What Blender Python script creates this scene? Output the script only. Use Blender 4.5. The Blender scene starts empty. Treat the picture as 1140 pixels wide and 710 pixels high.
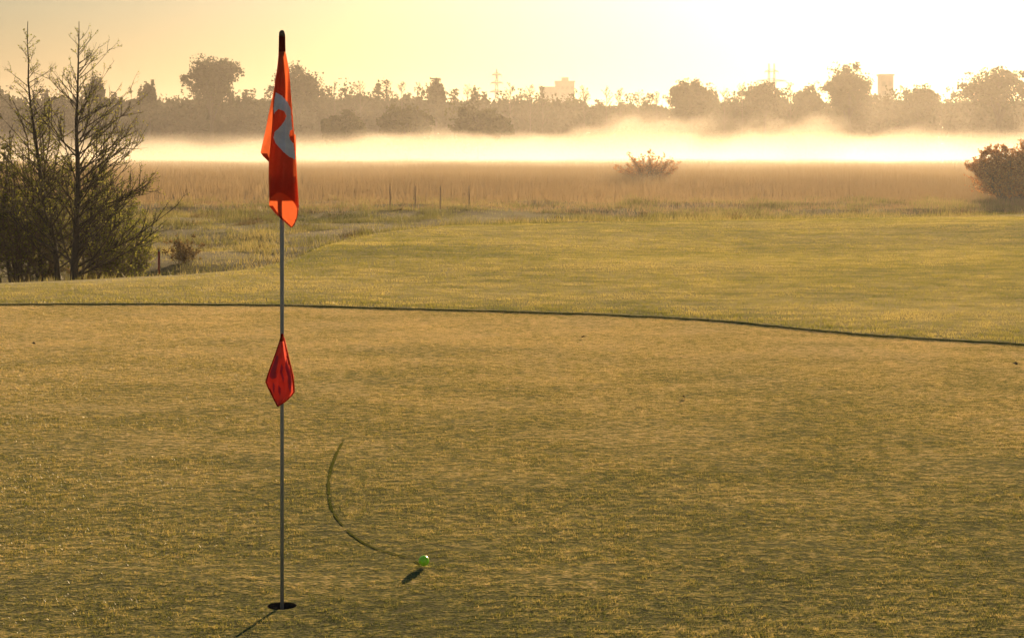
import bpy, math, random
import numpy as np
from mathutils import Vector, Matrix

random.seed(7); rng = np.random.default_rng(7)
S = bpy.context.scene
COL = S.collection
F = 2040.0; CX = 570.0; HY = 158.0; EYE = 1.72      # photo px: focal length, centre column, horizon row; eye height

# ---------------------------------------------------------------- camera
cam = bpy.data.cameras.new('camera'); camo = bpy.data.objects.new('camera', cam); COL.objects.link(camo)
camo.location = (0, 0, EYE); camo.rotation_euler = (math.radians(90), 0, 0)
cam.sensor_width = 36; cam.lens = 36*F/1140; cam.shift_y = -(355-HY)/1140
cam.clip_start = 0.1; cam.clip_end = 9000
S.camera = camo
# ---------------------------------------------------------------- sky, sun, exposure
SUN_EL = 8.8; SUN_AZ = 14.0
w = bpy.data.worlds.new('World'); S.world = w; w.use_nodes = True
nt = w.node_tree; nt.nodes.clear()
sky = nt.nodes.new('ShaderNodeTexSky'); sky.sky_type = 'NISHITA'; sky.sun_disc = False
sky.sun_elevation = math.radians(SUN_EL); sky.sun_rotation = math.radians(SUN_AZ)
sky.altitude = 0; sky.air_density = 1.4; sky.dust_density = 2.2; sky.ozone_density = 5.2
bg = nt.nodes.new('ShaderNodeBackground'); bg.inputs[1].default_value = 0.046
out = nt.nodes.new('ShaderNodeOutputWorld')
nt.links.new(sky.outputs[0], bg.inputs[0]); nt.links.new(bg.outputs[0], out.inputs[0])
sl = bpy.data.lights.new('sun', 'SUN'); so = bpy.data.objects.new('sun', sl); COL.objects.link(so)
sl.energy = 5.0; sl.angle = math.radians(0.6); sl.color = (1.0, 0.70, 0.385)
el, az = math.radians(SUN_EL), math.radians(SUN_AZ)
sdir = Vector((math.sin(az)*math.cos(el), math.cos(az)*math.cos(el), math.sin(el)))
so.rotation_mode = 'QUATERNION'; so.rotation_quaternion = (-sdir).to_track_quat('-Z', 'Y'); so.location = (10, 40, 30)
S.view_settings.view_transform = 'Standard'; S.view_settings.look = 'None'
S.view_settings.exposure = 1.02; S.view_settings.gamma = 1.0; S.view_settings.use_curve_mapping = False
cy = S.cycles
cy.max_bounces = 6; cy.volume_bounces = 1; cy.transparent_max_bounces = 8; cy.diffuse_bounces = 3; cy.transmission_bounces = 4
cy.volume_max_steps = 160; cy.use_denoising = True

# ---------------------------------------------------------------- helpers
def smooth(t): t = np.clip(t, 0, 1); return t*t*(3-2*t)
_tab = np.random.default_rng(3).random((256, 256))
def vnoise(x, y, s=1.0, seed=0):
    x = np.asarray(x, float)/s + seed*37.3; y = np.asarray(y, float)/s + seed*11.7
    xi = np.floor(x).astype(int); yi = np.floor(y).astype(int); fx = x-xi; fy = y-yi
    fx = fx*fx*(3-2*fx); fy = fy*fy*(3-2*fy)
    a = _tab[xi & 255, yi & 255]; b = _tab[(xi+1) & 255, yi & 255]; c = _tab[xi & 255, (yi+1) & 255]; d = _tab[(xi+1) & 255, (yi+1) & 255]
    return (a*(1-fx)+b*fx)*(1-fy)+(c*(1-fx)+d*fx)*fy
def tag(o, label=None, cat=None, group=None, kind=None):
    if label: o['label'] = label
    if cat: o['category'] = cat
    if group: o['group'] = group
    if kind: o['kind'] = kind
    return o
def empty(name, loc, label, cat, group=None, rz=0.0):
    o = bpy.data.objects.new(name, None); COL.objects.link(o); o.location = loc; o.rotation_euler = (0, 0, rz)
    o.empty_display_size = 0.2
    return tag(o, label, cat, group)
def link(name, me, mats, parent=None, smooth_=False):
    o = bpy.data.objects.new(name, me); COL.objects.link(o)
    for m in (mats if isinstance(mats, (list, tuple)) else [mats]): me.materials.append(m)
    if smooth_: me.polygons.foreach_set('use_smooth', np.ones(len(me.polygons), bool))
    if parent: o.parent = parent
    return o
def np_mesh(name, V, Fc, attrs=None):
    """V (n,3); Fc (m,k) with one k for all faces"""
    me = bpy.data.meshes.new(name); n = len(V); m, k = Fc.shape
    me.vertices.add(n); me.vertices.foreach_set('co', np.ascontiguousarray(V, np.float32).ravel())
    me.loops.add(m*k); me.loops.foreach_set('vertex_index', np.ascontiguousarray(Fc, np.int32).ravel())
    me.polygons.add(m); me.polygons.foreach_set('loop_start', np.arange(0, m*k, k, dtype=np.int32))
    try: me.polygons.foreach_set('loop_total', np.full(m, k, np.int32))
    except Exception: pass
    me.update(calc_edges=True)
    for a, v in (attrs or {}).items():
        at = me.attributes.new(a, 'FLOAT', 'POINT'); at.data.foreach_set('value', np.ascontiguousarray(v, np.float32))
    return me
class MB:
    def __init__(s): s.v = []; s.f = []; s.m = []
    def box(s, x0, x1, y0, y1, z0, z1, mi=0):
        b = len(s.v); s.v += [(x0,y0,z0),(x1,y0,z0),(x1,y1,z0),(x0,y1,z0),(x0,y0,z1),(x1,y0,z1),(x1,y1,z1),(x0,y1,z1)]
        for q in ((0,3,2,1),(4,5,6,7),(0,1,5,4),(1,2,6,5),(2,3,7,6),(3,0,4,7)): s.f.append(tuple(b+i for i in q)); s.m.append(mi)
    def tube(s, pts, rad, n=6, cap=True, mi=0):
        pts = [Vector(p) for p in pts]; b0 = len(s.v); up = None
        for i, p in enumerate(pts):
            d = (pts[min(i+1, len(pts)-1)]-pts[max(i-1, 0)]).normalized()
            if up is None: up = Vector((0, 1, 0)) if abs(d.y) < .8 else Vector((1, 0, 0))
            u = d.cross(up).normalized(); v = u.cross(d).normalized()
            r = rad[i] if isinstance(rad, (list, tuple)) else rad
            for k in range(n):
                a = 2*math.pi*k/n; s.v.append(tuple(p+(u*math.cos(a)+v*math.sin(a))*r))
        for i in range(len(pts)-1):
            for k in range(n):
                a = b0+i*n+k; c = b0+i*n+(k+1) % n; s.f.append((a, c, c+n, a+n)); s.m.append(mi)
        if cap:
            s.f.append(tuple(b0+k for k in range(n))[::-1]); s.m.append(mi)
            s.f.append(tuple(b0+(len(pts)-1)*n+k for k in range(n))); s.m.append(mi)
    def lathe(s, prof, n=24, cx=0, cy=0, mi=0):
        b0 = len(s.v)
        for r, z in prof:
            for k in range(n): a = 2*math.pi*k/n; s.v.append((cx+r*math.cos(a), cy+r*math.sin(a), z))
        for i in range(len(prof)-1):
            for k in range(n):
                a = b0+i*n+k; c = b0+i*n+(k+1) % n; s.f.append((a, c, c+n, a+n)); s.m.append(mi)
    def build(s, name, mats, parent=None, smooth_=False):
        me = bpy.data.meshes.new(name); me.from_pydata(s.v, [], s.f); me.polygons.foreach_set('material_index', s.m); me.update()
        return link(name, me, mats, parent, smooth_)
def at(px, py, D): return ((px-CX)*D/F, D, EYE-(py-HY)*D/F)      # photo pixel + distance -> world point

class NB:
    """small node builder"""
    def __init__(s, name):
        s.mat = bpy.data.materials.new(name); s.mat.use_nodes = True; s.t = s.mat.node_tree; s.t.nodes.clear()
        s.out = s.n('ShaderNodeOutputMaterial')
    def n(s, typ, **kw):
        nd = s.t.nodes.new(typ)
        for k, v in kw.items(): setattr(nd, k, v)
        return nd
    def l(s, a, b): s.t.links.new(a, b)
    def noise(s, scale, detail=3, vec=None, rough=0.6):
        nd = s.n('ShaderNodeTexNoise'); nd.inputs['Scale'].default_value = scale; nd.inputs['Detail'].default_value = detail; nd.inputs['Roughness'].default_value = rough
        if vec is not None: s.l(vec, nd.inputs['Vector'])
        return nd.outputs['Fac']
    def pos(s): return s.n('ShaderNodeNewGeometry').outputs['Position']
    def attr(s, name): return s.n('ShaderNodeAttribute', attribute_name=name).outputs['Fac']
    def ramp(s, fac, stops):
        r = s.n('ShaderNodeValToRGB'); s.l(fac, r.inputs[0]); e = r.color_ramp.elements
        e[0].position = stops[0][0]; e[0].color = (*stops[0][1], 1); e[1].position = stops[-1][0]; e[1].color = (*stops[-1][1], 1)
        for p, c in stops[1:-1]: q = e.new(p); q.color = (*c, 1)
        return r.outputs[0]
    def mix(s, fac, a, b, mode='MIX'):
        m = s.n('ShaderNodeMix', data_type='RGBA', blend_type=mode)
        for i, v in ((0, fac), (6, a), (7, b)):
            if isinstance(v, (int, float)): m.inputs[i].default_value = v
            elif isinstance(v, tuple): m.inputs[i].default_value = (*v, 1)
            else: s.l(v, m.inputs[i])
        return m.outputs[2]
    def math(s, op, a, b=None, clamp=False):
        m = s.n('ShaderNodeMath', operation=op, use_clamp=clamp)
        for i, v in ((0, a), (1, b)):
            if v is None: continue
            if isinstance(v, (int, float)): m.inputs[i].default_value = v
            else: s.l(v, m.inputs[i])
        return m.outputs[0]
    def maprange(s, v, a, b, c=0.0, d=1.0):
        m = s.n('ShaderNodeMapRange'); s.l(v, m.inputs[0])
        for i, q in enumerate((a, b, c, d)): m.inputs[i+1].default_value = q
        return m.outputs[0]
    def bsdf(s, color, rough=0.7, bump=None, strength=0.3, dist=0.01, **inp):
        b = s.n('ShaderNodeBsdfPrincipled'); b.inputs['Roughness'].default_value = rough
        if isinstance(color, tuple): b.inputs['Base Color'].default_value = (*color, 1)
        else: s.l(color, b.inputs['Base Color'])
        for k, v in inp.items(): b.inputs[k].default_value = v
        if bump is not None:
            q = s.n('ShaderNodeBump'); q.inputs['Strength'].default_value = strength; q.inputs['Distance'].default_value = dist
            s.l(bump, q.inputs['Height']); s.l(q.outputs[0], b.inputs['Normal'])
        return b.outputs[0]
    def surf(s, sh): s.l(sh, s.out.inputs[0]); return s.mat
def simple(name, color, rough=0.7, var=0.25, scale=8, bump=0.2, dist=0.01, **inp):
    b = NB(name); nz = b.noise(scale, 5, b.n('ShaderNodeTexCoord').outputs['Object'])
    c2 = tuple(c*(1-var) for c in color); c1 = tuple(min(1, c*(1+var)) for c in color)
    return b.surf(b.bsdf(b.ramp(nz, [(.3, c2), (.7, c1)]), rough, nz, bump, dist, **inp))
def leafy(name, lo, mid, hi, trans=0.45, gloss=0.0, grough=0.4, scale=None, con=.07):
    """thin vegetation: diffuse + translucent (+ dewy gloss); colour from the per-piece attribute rnd"""
    b = NB(name); f = b.attr('rnd')
    if scale:
        q = b.n('ShaderNodeMapping'); q.inputs['Scale'].default_value = (.55, 1, 1); b.l(b.pos(), q.inputs[0])
        f = b.math('ADD', b.math('MULTIPLY', f, 0.45), b.math('MULTIPLY', b.maprange(b.math('ADD', b.math('MULTIPLY', b.noise(scale, 3, q.outputs[0]), .6), b.math('MULTIPLY', b.noise(scale*.09, 3, q.outputs[0]), .4)), .5-con, .5+con), 0.6))
    c = b.ramp(f, [(.1, lo), (.5, mid), (.9, hi)])
    d = b.n('ShaderNodeBsdfDiffuse'); b.l(c, d.inputs[0]); t = b.n('ShaderNodeBsdfTranslucent'); b.l(c, t.inputs[0])
    m = b.n('ShaderNodeMixShader'); m.inputs[0].default_value = trans; b.l(d.outputs[0], m.inputs[1]); b.l(t.outputs[0], m.inputs[2])
    o = m.outputs[0]
    if gloss:
        g = b.n('ShaderNodeBsdfGlossy'); g.inputs['Roughness'].default_value = grough; g.inputs[0].default_value = (1, 1, 1, 1)
        m2 = b.n('ShaderNodeMixShader'); m2.inputs[0].default_value = gloss; b.l(o, m2.inputs[1]); b.l(g.outputs[0], m2.inputs[2]); o = m2.outputs[0]
    return b.surf(o)

# ---------------------------------------------------------------- terrain functions
HOLE = (at(314, 674, 6.8)[0], EYE*F/(674-HY))
_ct = np.array([0, 100, 200, 280, 330, 370, 420, 500, 600, 700, 900, 1140]); _cy = np.array([326, 323, 318, 310, 297, 279, 266, 257, 253, 251, 247, 241.5])
_cD = EYE*F/(_cy-HY); _ct = (_ct-CX)/F
def crestD(x, y):
    t = np.clip(x/np.maximum(y, 1), -.4, .4)
    return np.interp(t, _ct, _cD)
def crest_s(x, y):           # metres beyond the crest (negative on the plateau)
    y = np.asarray(y, float); x = np.asarray(x, float)
    return np.where(y > 5, y-crestD(x, y), -20.)
def height(x, y):
    x = np.asarray(x, float); y = np.asarray(y, float)
    s = crest_s(x, y); D = crestD(x, y)
    L = 13+(D-21)*.5
    z = -1.5*smooth(s/L)
    fw = smooth((y-20)/6)
    z = z+fw*((vnoise(x, y, 7, 1)-.5)*.13+(vnoise(x, y, 2.6, 3)-.5)*.05)*(1-smooth(s/4)) + smooth(s/8)*((vnoise(x, y, 3.2, 2)-.5)*.28+(vnoise(x, y, 11, 4)-.5)*.3)*(1-smooth((y-90)/30))
    far = smooth((np.hypot(x, y)-300)/300)
    return z+far*0.0
# green outline, as a function of the angle round the hole
_g = [at(px, py, EYE*F/(py-HY))[:2] for px, py in ((-120,341),(0,340),(150,339.5),(314,341),(450,345),(600,349),(700,352.5),(800,358),(900,368.5),(1000,377),(1140,384.5))]
_g += [(6.6, 13.5), (8.2, 10.5), (8.6, 6.5), (7, 2), (3, -2.5), (-2, -5), (-8, -4), (-13, 1), (-14, 8), (-12, 14), (-9.5, 17.6)]
_g = np.array(_g); _ga = np.arctan2(_g[:, 1]-HOLE[1], _g[:, 0]-HOLE[0]); _gr = np.hypot(_g[:, 0]-HOLE[0], _g[:, 1]-HOLE[1])
_o = np.argsort(_ga); _ga = _ga[_o]; _gr = _gr[_o]
def greenR(a):
    a = (np.asarray(a)+np.pi) % (2*np.pi)-np.pi
    return np.interp(a, _ga, _gr, period=2*np.pi)
_aa = np.linspace(-np.pi, np.pi, 721)[:-1]; _rr = greenR(_aa)
_k = np.hanning(13); _k /= _k.sum(); _rr = _rr+0; _rr = np.convolve(np.concatenate([_rr[-6:], _rr, _rr[:6]]), _k, 'valid')
_rr = _rr+(np.random.default_rng(8).random(720)-.5)*.05
def greenRs(a): return np.interp((np.asarray(a)+np.pi) % (2*np.pi)-np.pi, _aa, _rr, period=2*np.pi)
def out_green(x, y): return np.hypot(x-HOLE[0], y-HOLE[1])-greenRs(np.arctan2(y-HOLE[1], x-HOLE[0]))

# ball track in the dew (photo pixels on the green)
_trk = np.array([(383,489),(375,504),(369,520),(366,535),(366,552),(369,566),(377,580),(390,594),(404,604),(420,611.5),(440,617.5),(458,622),(470,630)], float)
_trk = np.array([at(px, py, EYE*F/(py-HY))[:2] for px, py in _trk])
def trail_d(x, y):
    d = np.full(np.shape(x), 9.0)
    for (ax, ay), (bx, by) in zip(_trk[:-1], _trk[1:]):
        vx, vy = bx-ax, by-ay; t = np.clip(((x-ax)*vx+(y-ay)*vy)/(vx*vx+vy*vy), 0, 1)
        d = np.minimum(d, np.hypot(x-ax-t*vx, y-ay-t*vy))
    return d

# ---------------------------------------------------------------- ground materials
def ground_mat(name, stops, patch, fine, bump=.6, dist=.01, zones=False, sheen=0.0):
    b = NB(name); q_ = b.n('ShaderNodeMapping'); q_.inputs['Scale'].default_value = (.55, 1, 1); b.l(b.pos(), q_.inputs[0]); p = q_.outputs[0]
    f = b.math('ADD', b.math('MULTIPLY', b.noise(patch, 4, p), .6), b.math('MULTIPLY', b.noise(fine, 4, p), .45))
    c = b.ramp(f, stops)
    if zones:
        rough = b.ramp(b.math('ADD', b.math('MULTIPLY', b.noise(.25, 5, p), .6), b.math('MULTIPLY', b.noise(2.2, 4, p), .4)), [(.35, (.030, .040, .014)), (.5, (.075, .080, .026)), (.65, (.16, .14, .055))])
        reed = b.ramp(b.noise(.08, 4, p), [(.3, (.13, .09, .04)), (.7, (.26, .19, .09))])
        c = b.mix(b.attr('rough'), c, rough); c = b.mix(b.attr('reed'), c, reed)
    h = b.math('ADD', b.noise(fine*2.5, 3, p), b.math('MULTIPLY', b.noise(fine*.6, 2, p), 1.5))
    return b.surf(b.bsdf(c, .95, h, bump, dist, **{'Specular IOR Level': 0.0, 'Sheen Weight': sheen, 'Sheen Roughness': .45, 'Sheen Tint': (1, .93, .80, 1)}))
def turf_factor(b, own=None):
    # dew cover of the green: fine grain, hand-wide streaks, broad damp patches; paler tan towards the far side, grazing light painted into the colour
    q = b.n('ShaderNodeMapping'); q.inputs['Scale'].default_value = (.6, 1, 1); b.l(b.pos(), q.inputs[0]); p = q.outputs[0]
    sp = b.n('ShaderNodeSeparateXYZ'); b.l(b.pos(), sp.inputs[0])
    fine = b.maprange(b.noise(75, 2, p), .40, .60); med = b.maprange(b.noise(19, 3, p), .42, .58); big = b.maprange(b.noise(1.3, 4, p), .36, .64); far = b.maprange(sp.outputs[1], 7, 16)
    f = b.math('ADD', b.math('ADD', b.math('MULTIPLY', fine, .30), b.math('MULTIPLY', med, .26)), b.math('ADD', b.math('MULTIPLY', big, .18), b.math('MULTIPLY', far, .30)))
    if own is not None: f = b.math('ADD', b.math('MULTIPLY', f, .72), b.math('MULTIPLY', own, .28))
    return f, fine, med
def green_mat():
    b = NB('green_turf'); f, fine, med = turf_factor(b)
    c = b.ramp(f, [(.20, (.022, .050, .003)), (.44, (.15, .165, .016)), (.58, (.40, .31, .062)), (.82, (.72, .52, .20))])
    h = b.math('ADD', fine, b.math('MULTIPLY', med, 1.4))
    return b.surf(b.bsdf(c, .95, h, .5, .005, **{'Specular IOR Level': 0.0, 'Sheen Weight': .20, 'Sheen Roughness': .45, 'Sheen Tint': (1, .84, .62, 1)}))
M_green = green_mat()
M_ground = ground_mat('mown_grass', [(.38, (.075, .095, .010)), (.5, (.23, .20, .035)), (.62, (.42, .34, .10))], .3, 9, .6, .012, True, sheen=.14)
M_trail = ground_mat('wet_dark_turf', [(.3, (.09, .12, .018)), (.7, (.20, .19, .045))], 2, 40, .3, .003)

# ---------------------------------------------------------------- the green (polar sheet round the cup) and the ground round it
NA = 720; aa = np.linspace(0, 2*np.pi, NA, endpoint=False); RB = greenRs(aa)
def ring_mesh(name, R, Z, attrs=None):
    """R, Z: (nr, NA)"""
    nr = R.shape[0]; X = HOLE[0]+R*np.cos(aa); Y = HOLE[1]+R*np.sin(aa)
    V = np.stack([X.ravel(), Y.ravel(), Z.ravel()], 1)
    i = np.arange(nr-1)[:, None]*NA; k = np.arange(NA)[None, :]; k2 = (k+1) % NA
    Fc = np.stack([(i+k).ravel(), (i+NA+k).ravel(), (i+NA+k2).ravel(), (i+k2).ravel()], 1)
    return np_mesh(name, V, Fc, attrs)
t = np.linspace(0, 1, 240)[:, None]; R = .054*(RB[None, :]/.054)**t
X = HOLE[0]+R*np.cos(aa); Y = HOLE[1]+R*np.sin(aa)
Z = (vnoise(X, Y, .5, 5)-.5)*.006*np.clip((R-.054)/.3, 0, 1)
me = ring_mesh('putting_green', R, Z); g = link('putting_green', me, M_green, smooth_=True); tag(g, kind='structure')
n2 = 420; gr = np.concatenate([[0, .004, .03], np.cumsum(np.full(n2, 1.0))])
growth = np.exp(np.linspace(np.log(1.0), np.log(3000.), n2))-1
R = [RB, RB+.004, RB+.03]
for q in growth[1:]: R.append(RB*(1+0)+.03+q*.9)
R = np.array(R); X = HOLE[0]+R*np.cos(aa); Y = HOLE[1]+R*np.sin(aa)
Z = height(X, Y)+.014+.008*smooth((R-RB)/.8); Z[0] = -.008; Z[1] = .006+.012*vnoise(X[1], Y[1], .35, 2)
s_ = crest_s(X, Y)
rough_ = smooth((s_-1.0)/3.0+.3*(vnoise(X, Y, .9, 9)-.5)); reed_ = smooth((Y-84+8*(vnoise(X, Y, 9, 6)-.5))/14)*(Y > 5)
me = ring_mesh('ground', R, Z, {'rough': rough_.ravel(), 'reed': reed_.ravel()})
tag(link('ground', me, M_ground, smooth_=True), kind='structure')
# track of the ball: a strip of wet grass where the dew is wiped off
V = []; n = 90; L = np.concatenate([[0], np.cumsum(np.hypot(*np.diff(_trk, axis=0).T))]); q = np.linspace(0, L[-1], n)
px_, py_ = np.interp(q, L, _trk[:, 0]), np.interp(q, L, _trk[:, 1]); tx, ty = np.gradient(px_), np.gradient(py_); ln = np.hypot(tx, ty)
wd = .0085*smooth((vnoise(q, q*0, .07, 3)-.02)/.5)*np.clip(1.15-q/L[-1]*.5, 0, 1)
TZ = (vnoise(px_, py_, .5, 5)-.5)*.006+.0022
V = np.concatenate([np.stack([px_-ty/ln*wd, py_+tx/ln*wd, TZ], 1), np.stack([px_+ty/ln*wd, py_-tx/ln*wd, TZ], 1)])
i = np.arange(n-1); Fc = np.stack([i+n, i+n+1, i+1, i], 1)
tag(link('dew_trail', np_mesh('dew_trail', V, Fc), M_trail), kind='structure')

# ---------------------------------------------------------------- grass blades
def blades(name, P, h, wdt, mat, rnd, lean=.5, z0=0.0, extra=None):
    n = len(P); a = rng.random(n)*2*np.pi; ux, uy = np.cos(a)*wdt*.5, np.sin(a)*wdt*.5
    la = rng.random(n)*2*np.pi; lr = rng.random(n)*lean*h
    zb = height(P[:, 0], P[:, 1])+z0
    A = np.stack([P[:, 0]-ux, P[:, 1]-uy, zb], 1); B = np.stack([P[:, 0]+ux, P[:, 1]+uy, zb], 1)
    T = np.stack([P[:, 0]+np.cos(la)*lr, P[:, 1]+np.sin(la)*lr, zb+h], 1)
    V = np.stack([A, B, T], 1).reshape(-1, 3); Fc = np.arange(3*n).reshape(-1, 3)
    at_ = {'rnd': np.repeat(rnd, 3)}
    for k_, v_ in (extra or {}).items(): at_[k_] = np.repeat(v_, 3)
    o = link(name, np_mesh(name, V, Fc, at_), mat); tag(o, kind='stuff'); return o
def scatter(n, y0, y1, margin=1.5, spread=.285, power=1.0):
    """uniform in the wedge the camera looks into, plus a margin either side"""
    y = y0+(y1-y0)*rng.random(int(n*2.4))
    wmax = spread*y1+margin; x = (rng.random(len(y))*2-1)*wmax
    k = np.abs(x) < spread*y+margin; x, y = x[k][:n], y[k][:n]
    return np.stack([x, y], 1)
def green_blade_mat():
    b = NB('dewy_short_grass'); f, _, _ = turf_factor(b, b.attr('rnd'))
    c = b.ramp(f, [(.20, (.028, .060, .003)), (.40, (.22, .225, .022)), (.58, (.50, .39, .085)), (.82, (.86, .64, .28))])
    d = b.n('ShaderNodeBsdfDiffuse'); b.l(c, d.inputs[0]); t = b.n('ShaderNodeBsdfTranslucent'); b.l(c, t.inputs[0])
    m = b.n('ShaderNodeMixShader'); m.inputs[0].default_value = .5; b.l(d.outputs[0], m.inputs[1]); b.l(t.outputs[0], m.inputs[2])
    g = b.n('ShaderNodeBsdfGlossy'); g.inputs['Roughness'].default_value = .45; m2 = b.n('ShaderNodeMixShader'); m2.inputs[0].default_value = .12
    b.l(m.outputs[0], m2.inputs[1]); b.l(g.outputs[0], m2.inputs[2]); return b.surf(m2.outputs[0])
M_bl_green = green_blade_mat()
M_bl_fair = leafy('dewy_mown_grass', (.10, .13, .012), (.33, .30, .045), (.62, .49, .14), .55, .06, .45, scale=3.5, con=.09)
M_bl_rough = leafy('rough_grass_blades', (.045, .058, .010), (.21, .20, .045), (.42, .34, .12), .55, .03, .4, scale=.8)
M_reed = leafy('dry_reed', (.235, .165, .085), (.29, .205, .105), (.35, .25, .13), .5, 0, .5)

P = scatter(1900000, 5.6, 20.2)
hd = np.hypot(P[:, 0]-HOLE[0], P[:, 1]-HOLE[1]); og = out_green(P[:, 0], P[:, 1]); td = trail_d(P[:, 0], P[:, 1])
keep = (hd > .0585) & (og < -.02) & ((td > .013) | (rng.random(len(P)) < .8))
patch = smooth((.28*vnoise(P[:, 0]*.6, P[:, 1], .07, 1)+.56*vnoise(P[:, 0]*.6, P[:, 1], .022, 2)+.16*vnoise(P[:, 0], P[:, 1], .8, 3)-.22)/.6)
keep &= rng.random(len(P)) < .45+.6*patch
P = P[keep]; patch = patch[keep]; td = td[keep]
h = (.003+.0072*patch)*(.5+1.0*rng.random(len(P)))*np.where(td < .014, .6, 1)
rnd = np.clip(.6*rng.random(len(P))+.5*patch, 0, 1)*np.where(td < .016, .35, 1)
blades('short_grass', P, h, .0016+.0012*rng.random(len(P)), M_bl_green, rnd, .9)
# fringe and fairway
P = scatter(760000, 14.5, 34, 2.0)
og = out_green(P[:, 0], P[:, 1]); s = crest_s(P[:, 0], P[:, 1]); P = P[(og > .012-.05*rng.random(len(P))**3) & (s < 1.6*rng.random(len(P))) & (rng.random(len(P)) < 1-smooth((P[:, 1]-20)/14))]
patch = .5*vnoise(P[:, 0], P[:, 1], .5, 4)+.5*vnoise(P[:, 0], P[:, 1], .12, 5)
blades('fringe_grass', P, (.012+.014*patch)*(.6+.8*rng.random(len(P))), .004+.003*rng.random(len(P)), M_bl_fair, np.clip(.4*rng.random(len(P))+.7*patch, 0, 1), .8, .018)
P = scatter(480000, 20, 46, 3.0)
s = crest_s(P[:, 0], P[:, 1]); P = P[(s < 1.6*rng.random(len(P))) & (rng.random(len(P)) < smooth((P[:, 1]-18)/14))]
patch = .5*vnoise(P[:, 0], P[:, 1], .8, 4)+.5*vnoise(P[:, 0], P[:, 1], .25, 5)
blades('fairway_grass', P, (.012+.016*patch)*(.6+.8*rng.random(len(P))), .008+.006*rng.random(len(P)), M_bl_fair, np.clip(.4*rng.random(len(P))+.7*patch, 0, 1), .8, .018)
# rough
P = scatter(560000, 23, 100, 6.0)
s = crest_s(P[:, 0], P[:, 1])
patch = .55*vnoise(P[:, 0], P[:, 1], 1.6, 7)+.45*vnoise(P[:, 0], P[:, 1], .6, 8)
k = (s > .1) & (rng.random(len(P)) < .15+1.6*np.clip(patch-.25, 0, 1)); P = P[k]; patch = patch[k]; s = s[k]
h = (.05+.6*np.clip(patch-.44, 0, 1)*(.4+.6*smooth((P[:, 1]-35)/25))+.05*rng.random(len(P)))*np.clip(.35+s/6, 0, 1)*(.5+rng.random(len(P)))
blades('rough_grass', P, h, (.014+.012*rng.random(len(P)))*np.clip(P[:, 1]/55, .5, 1), M_bl_rough, np.clip(.45*rng.random(len(P))+.75*vnoise(P[:, 0], P[:, 1], 5, 2)-.05, 0, 1), .7)
P = scatter(5200, 26, 84, 5.0); s = crest_s(P[:, 0], P[:, 1]); c = rng.random((170, 2)); C_ = scatter(170, 28, 84, 4.0); C_ = C_[crest_s(C_[:, 0], C_[:, 1]) > 2.5]
j = rng.integers(0, len(C_), 26000); sz_ = .12+.38*rng.random(len(C_)); off = rng.normal(size=(26000, 2))*sz_[j][:, None]*np.array([1.3, .8]); P = C_[j]+off
h = (.10+.5*sz_[j])*np.exp(-(off**2).sum(1)/(sz_[j]**2)/2.5)*(.5+.8*rng.random(len(P)))
M_tuss = leafy('brown_tussock', (.05, .04, .016), (.12, .085, .035), (.24, .16, .07), .5)
blades('rough_tussocks', P, h, .012+.012*rng.random(len(P)), M_tuss, np.clip(.4*rng.random(len(P))+.6*(j % 7)/7, 0, 1), .9)
# reed bed
P = scatter(330000, 82, 214, 16)
u = smooth((P[:, 1]-82)/50); pt = vnoise(P[:, 0], P[:, 1], 6, 3)
h = (.18+1.0*u)*(.62+.36*pt+.18*vnoise(P[:, 0], P[:, 1], 1.7, 9)+.22*rng.random(len(P)))
blades('reed_bed', P, h, .022+.025*rng.random(len(P)), M_reed, np.clip(.12*rng.random(len(P))+.2+.6*vnoise(P[:, 0], P[:, 1], 14, 5), 0, 1), .25)

# ---------------------------------------------------------------- woods, trees, shrubs
M_bark_far = simple('far_bark', (.022, .020, .016), .95, .2, 10, .3, .01)
M_bark = simple('bark', (.055, .045, .032), .9, .3, 30, .5, .01)
M_leaf_far = leafy('far_foliage', (.028, .034, .015), (.040, .046, .019), (.056, .060, .024), .22)
M_leaf_green = leafy('willow_foliage', (.022, .032, .008), (.040, .050, .012), (.065, .070, .018), .3)
M_leaf_near = leafy('spring_leaves', (.11, .13, .02), (.21, .22, .04), (.32, .30, .06), .6)
M_leaf_bram = leafy('bramble_leaves', (.08, .05, .022), (.15, .10, .04), (.24, .16, .06), .5)
M_twig = simple('young_twigs', (.12, .09, .055), .9, .3, 30, .3, .005)
M_leaf_red = leafy('red_brown_leaves', (.28, .11, .045), (.46, .20, .075), (.60, .30, .11), .65)
def leaf_cloud(cent, rad, n, size, seed=0, shell=.35):
    """n random leaf triangles in an ellipsoid, gathered in clumps; returns V(3n,3), rnd"""
    r = np.random.default_rng(seed); nc = max(6, n//60)
    d = r.normal(size=(nc, 3)); d /= np.linalg.norm(d, axis=1)[:, None]
    rc = (shell+(1-shell)*r.random(nc))**.6*(.72+.36*r.random(nc)); C = d*rc[:, None]
    j = r.integers(0, nc, n); sz = .10+.20*r.random(nc)
    p = C[j]+np.clip(r.normal(size=(n, 3)), -1.5, 1.5)*sz[j][:, None]*.75
    p = np.array(cent)+p*np.array(rad); tone = r.random(nc)[j]
    return tri_at(p, size*(.6+.8*r.random(n)), r), np.clip(.3*r.random(n)+.7*tone, 0, 1)
def tri_at(p, s, r):
    n = len(p); a = r.normal(size=(n, 3)); a /= np.linalg.norm(a, axis=1)[:, None]; b = np.cross(a, r.normal(size=(n, 3))); b /= np.linalg.norm(b, axis=1)[:, None]+1e-9
    s = s[:, None]
    return np.stack([p-a*s*.6-b*s*.3, p+a*s*.6-b*s*.25, p+b*s*.75], 1).reshape(-1, 3)
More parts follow.
